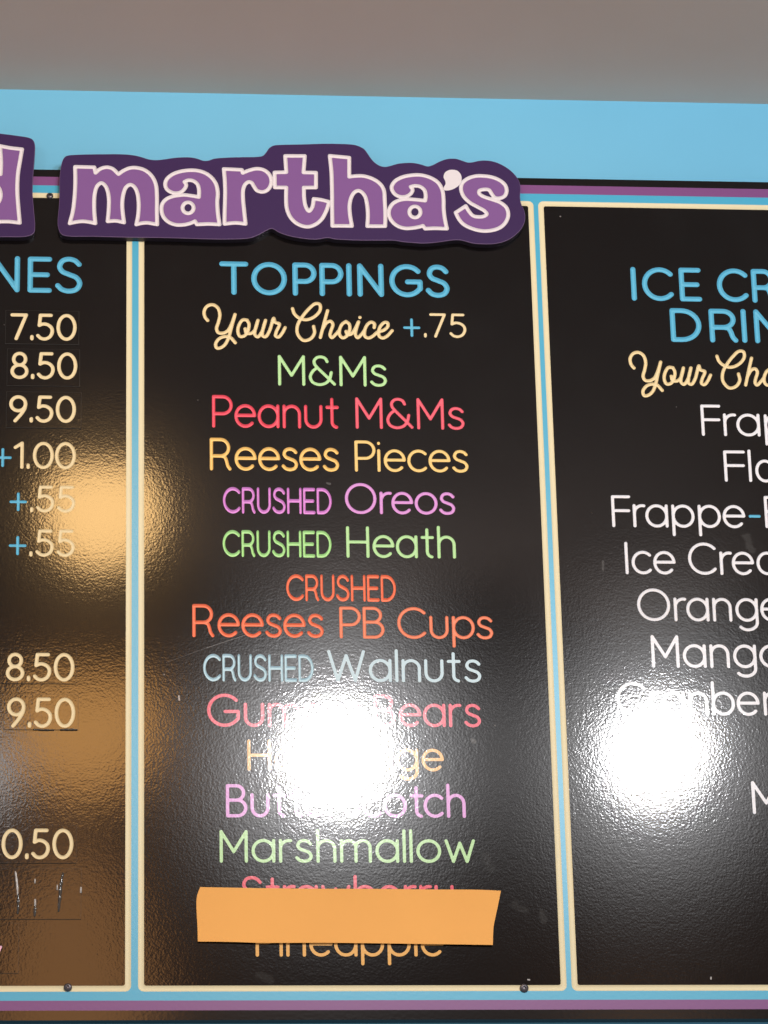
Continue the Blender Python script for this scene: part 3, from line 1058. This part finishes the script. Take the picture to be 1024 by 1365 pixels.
mO = (80, 200, 7.314)
aO = (200, 200, 10.24)
rO = (285, 180, 8.533)
tO = (350, 190, 10.24)
hO = (430, 190, 10.24)
a2O = (510, 210, 10.24)
sO = (590, 210, 8.533)
LET = [
    [path(*mO, '148,162* 335,167* 347,222* 385,188 450,167 510,180 571,235* 620,200 690,173 760,174 830,197 895,252 935,335 945,450 945,600 948,725* 900,716 850,708 800,712 745,725* 760,650 768,560 766,490 755,420 725,358 685,337 645,362 618,430 607,520 612,610 625,706* 545,690 465,694* 474,600 478,500 470,420 445,352 405,320 365,347 340,420 333,520 336,620 345,714* 280,700 220,694 160,700 95,714* 125,600 143,450 150,300', PY)],
    [path(*aO, '472,432* 520,412 590,420 650,470 670,550 668,640* 560,622 470,612 390,618 310,632 225,668 168,735 158,830 190,920 260,985 350,1018 450,1020 540,1002 615,970* 640,1015* 800,1008 950,1015* 928,870 918,710 925,580 900,460 830,365 730,302 600,275 450,285 320,325 235,390 208,460 228,530 290,574 365,588 430,568 478,520 494,475', PY), circle(*aO, 520, 788, 75, 75)],
    [path(*rO, '115,385* 320,395* 330,430* 400,402 490,382 570,397 630,445 655,510 642,585 600,632 545,646 490,628 455,580 430,540 395,533 357,562 335,620 333,720 345,850 362,1010* 250,998 122,1010* 125,850 130,650 125,500', PY)],
    [path(*tO, '310,182* 577,182* 560,407* 730,410* 730,613* 565,613* 568,750 590,870 635,935 680,880 700,767* 800,780 910,808* 870,935 800,1055 700,1128 600,1148 480,1110 390,1030 335,910 322,780 325,612* 170,612* 165,407* 325,404*', PY)],
    [path(*hO, '100,180* 365,205* 365,466* 450,456 560,457 680,492 780,557 835,640 850,800 858,1000 856,1140* 735,1140 612,1140* 620,1000 610,850 580,732 530,672 485,656 440,676 395,740 370,850 375,980 402,1138* 260,1136 135,1136* 132,900 130,650 122,400', PY)],
    [path(*a2O, '385,398* 440,385 510,395 570,440 590,520 582,588* 470,575 380,568 300,568 220,585 140,630 92,710 90,790 130,870 210,935 310,965 420,960 500,945 553,930* 582,970* 700,965 880,970* 850,830 835,690 833,560 815,440 758,340 650,272 520,238 400,240 270,267 170,322 127,390 130,440 175,503 250,535 330,528 388,490 410,440', PY), circle(*a2O, 443, 742, 76, 76)],
    [path(*sO, '265,550* 300,610 350,662 420,674 480,664 503,640 480,608 400,562 310,510 240,440 211,360 225,290 290,237 380,210 470,209 560,222 650,258 712,312 730,380 705,438 650,462 595,455 560,412 528,368 470,362 420,377 418,408 460,440 560,475 660,512 728,570 748,650 722,730 660,792 560,828 450,833 340,808 240,758 182,692 150,625*', PY)],
]
APO = path(*sO, '115,138 170,150 208,192 218,245 200,300 150,343 85,370 22,370 12,345 34,300 32,270 12,222 25,175 65,145', PY)
plate_px = [(84.6, 211), (88.5, 207.5), (107, 205.7), (134.7, 205.2), (162, 205.2), (178.4, 206.6), (189.4, 209.2), (197.6, 211.8), (208.5, 213), (219.5, 211.9), (232.2, 210), (246.9, 209.2), (258.6, 210), (265.4, 211.9), (271.5, 213.9), (278.1, 213.6), (285, 211.2), (300, 209.8), (320, 209.1), (343.6, 208.6), (350.6, 207.2), (354.7, 202.9), (358.8, 197), (364.7, 193.6), (374, 192.7), (405, 192.0), (430, 191.2), (454.4, 191.4), (469, 192.2), (477, 193.9), (484.7, 197.6), (489.6, 203.2), (494.5, 210.5), (500.3, 216.8), (507.1, 220.8), (513.5, 222), (520, 220.9), (530, 218.0), (541.2, 216.7), (553, 217), (562.7, 219.2), (570.5, 221.4), (577.4, 219.4), (586.2, 214.9), (596, 211.6), (607.6, 211.2), (615.8, 213.6), (624, 216.2), (630, 215.9), (639.2, 213.9), (649.8, 213.6), (660.3, 215.6), (672, 220.8), (681.4, 227.4), (688.4, 234.8), (692.7, 242.5), (694.2, 251), (693.6, 261), (694.6, 270), (698.6, 279), (700.4, 287.3), (699.4, 296), (694.9, 305), (686.1, 314), (675.5, 320.6), (660.3, 324.6), (645, 325.2), (629.8, 324.0), (620.5, 321.4), (613.4, 319.8), (601.7, 320.1), (588, 322.2), (573.5, 323.7), (562.7, 324.2), (549, 323.2), (537.3, 322.2), (527.6, 320.5), (510, 320.2), (480, 320.2), (458, 319.3), (447, 318.6), (436.7, 316.8), (422.3, 318.9), (405, 317.8), (384.6, 314.0), (371.7, 309.4), (364.7, 305.2), (361.2, 304.6), (353, 308.3), (341.2, 314.6), (331.9, 317.4), (308, 318.7), (285, 318.7), (220, 316.8), (171, 316.2), (121, 315.0), (90, 314.6), (82, 312), (77.8, 304.5), (76.8, 294.2), (78.6, 274.4), (79.3, 255.7), (79.5, 236), (81.9, 218.4)]
OUT1 = catmull([at(a, b, PY) for a, b in plate_px], closed=True, n=4)
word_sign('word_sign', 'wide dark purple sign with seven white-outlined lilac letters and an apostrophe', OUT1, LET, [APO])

dpx = [(22, 180.4), (37.4, 182.9), (43.6, 185.6), (46.6, 192), (46.4, 205.2), (44.7, 227.1), (43.5, 249.1), (44.1, 266.7), (45.7, 285.4), (46.8, 301.9), (45.4, 309.8), (40.2, 313.6), (30.8, 315.4), (0, 315.6), (-40, 317), (-75, 312), (-92, 296), (-98, 268), (-92, 240), (-72, 222), (-45, 212), (-36, 200), (-34, 186), (-28, 178), (-15, 176.5), (0, 177.7)]
OUT2 = catmull([at(a, b, PY) for a, b in dpx], closed=True, n=5)
dl = path(0, 170, 9.1, '0,222* 130,247 268,262* 240,420 218,560 210,700 212,820 224,980 240,1155* 110,1140 0,1140* -60,1175 -240,1200 -440,1150 -580,1020 -600,840 -500,680 -330,590 -150,580 8,565* 14,420', PY)
dring = circle(0, 170, 9.1, -130, 815, 140, 150)
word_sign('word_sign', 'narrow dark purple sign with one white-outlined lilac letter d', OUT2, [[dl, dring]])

# ------------------------------------------------------------------ orange paper strip
corner_px = dict(tl=(266.8, 1182.6), tr=(667.9, 1187.5), br=(657.1, 1259.7), bl=(263.8, 1255.2))
topc = catmull([(266.8, 1182.6), (300, 1183.2), (360, 1184.2), (430, 1184.8), (500, 1185.0), (580, 1185.8), (640, 1186.2), (667.9, 1187.5)], n=6)
botc = catmull([(263.8, 1255.2), (290, 1255.4), (320, 1256.0), (345, 1256.9), (430, 1256.8), (500, 1257.5), (580, 1258.6), (657.1, 1259.7)], n=6)
lef = [(266.8, 1182.6), (262.6, 1194.9), (261.9, 1209.8), (263.2, 1233), (263.8, 1255.2)]
rig = [(667.9, 1187.5), (664.6, 1204), (660.8, 1222), (658.2, 1235), (657.1, 1259.7)]
nu, nv = len(topc), 14


def lerp_path(p, t):
    q = catmull(p, n=8)
    k = t * (len(q) - 1)
    i = min(int(k), len(q) - 2)
    return q[i] + (q[i + 1] - q[i]) * (k - i)


vs = []
for back in (0, 1):
    for j in range(nv + 1):
        vv = j / nv
        lp, rp_ = lerp_path(lef, vv), lerp_path(rig, vv)
        for i in range(nu):
            uu = i / (nu - 1)
            p = topc[i] * (1 - vv) + botc[i] * vv
            p = p + (lp - (topc[0] * (1 - vv) + botc[0] * vv)) * (1 - uu) ** 8 + (rp_ - (topc[-1] * (1 - vv) + botc[-1] * vv)) * uu ** 8
            lift = -.0016 - .0016 * (2 * vv - 1) ** 2 - .0010 * math.sin(3.3 * uu + .6) ** 2 * vv - .0012 * uu ** 5
            x, z = at(p[0], p[1], lift)
            vs.append((x, lift + back * .00025, z))
N1 = (nv + 1) * nu
fs = []
for j in range(nv):
    for i in range(nu - 1):
        a = j * nu + i
        fs.append((a, a + nu, a + nu + 1, a + 1))
        fs.append((N1 + a, N1 + a + 1, N1 + a + nu + 1, N1 + a + nu))
for j in range(nv):
    for i, s in ((0, 1), (nu - 1, -1)):
        a = j * nu + i
        q = (a, N1 + a, N1 + a + nu, a + nu)
        fs.append(q if s > 0 else q[::-1])
for i in range(nu - 1):
    for j, s in ((0, -1), (nv, 1)):
        a = j * nu + i
        q = (a, N1 + a, N1 + a + 1, a + 1)
        fs.append(q if s > 0 else q[::-1])
strip = mesh_obj('paper_strip', vs, fs, M_PAPER)
tag(strip, 'blank orange paper strip stuck over the toppings list near its bottom', 'paper strip')
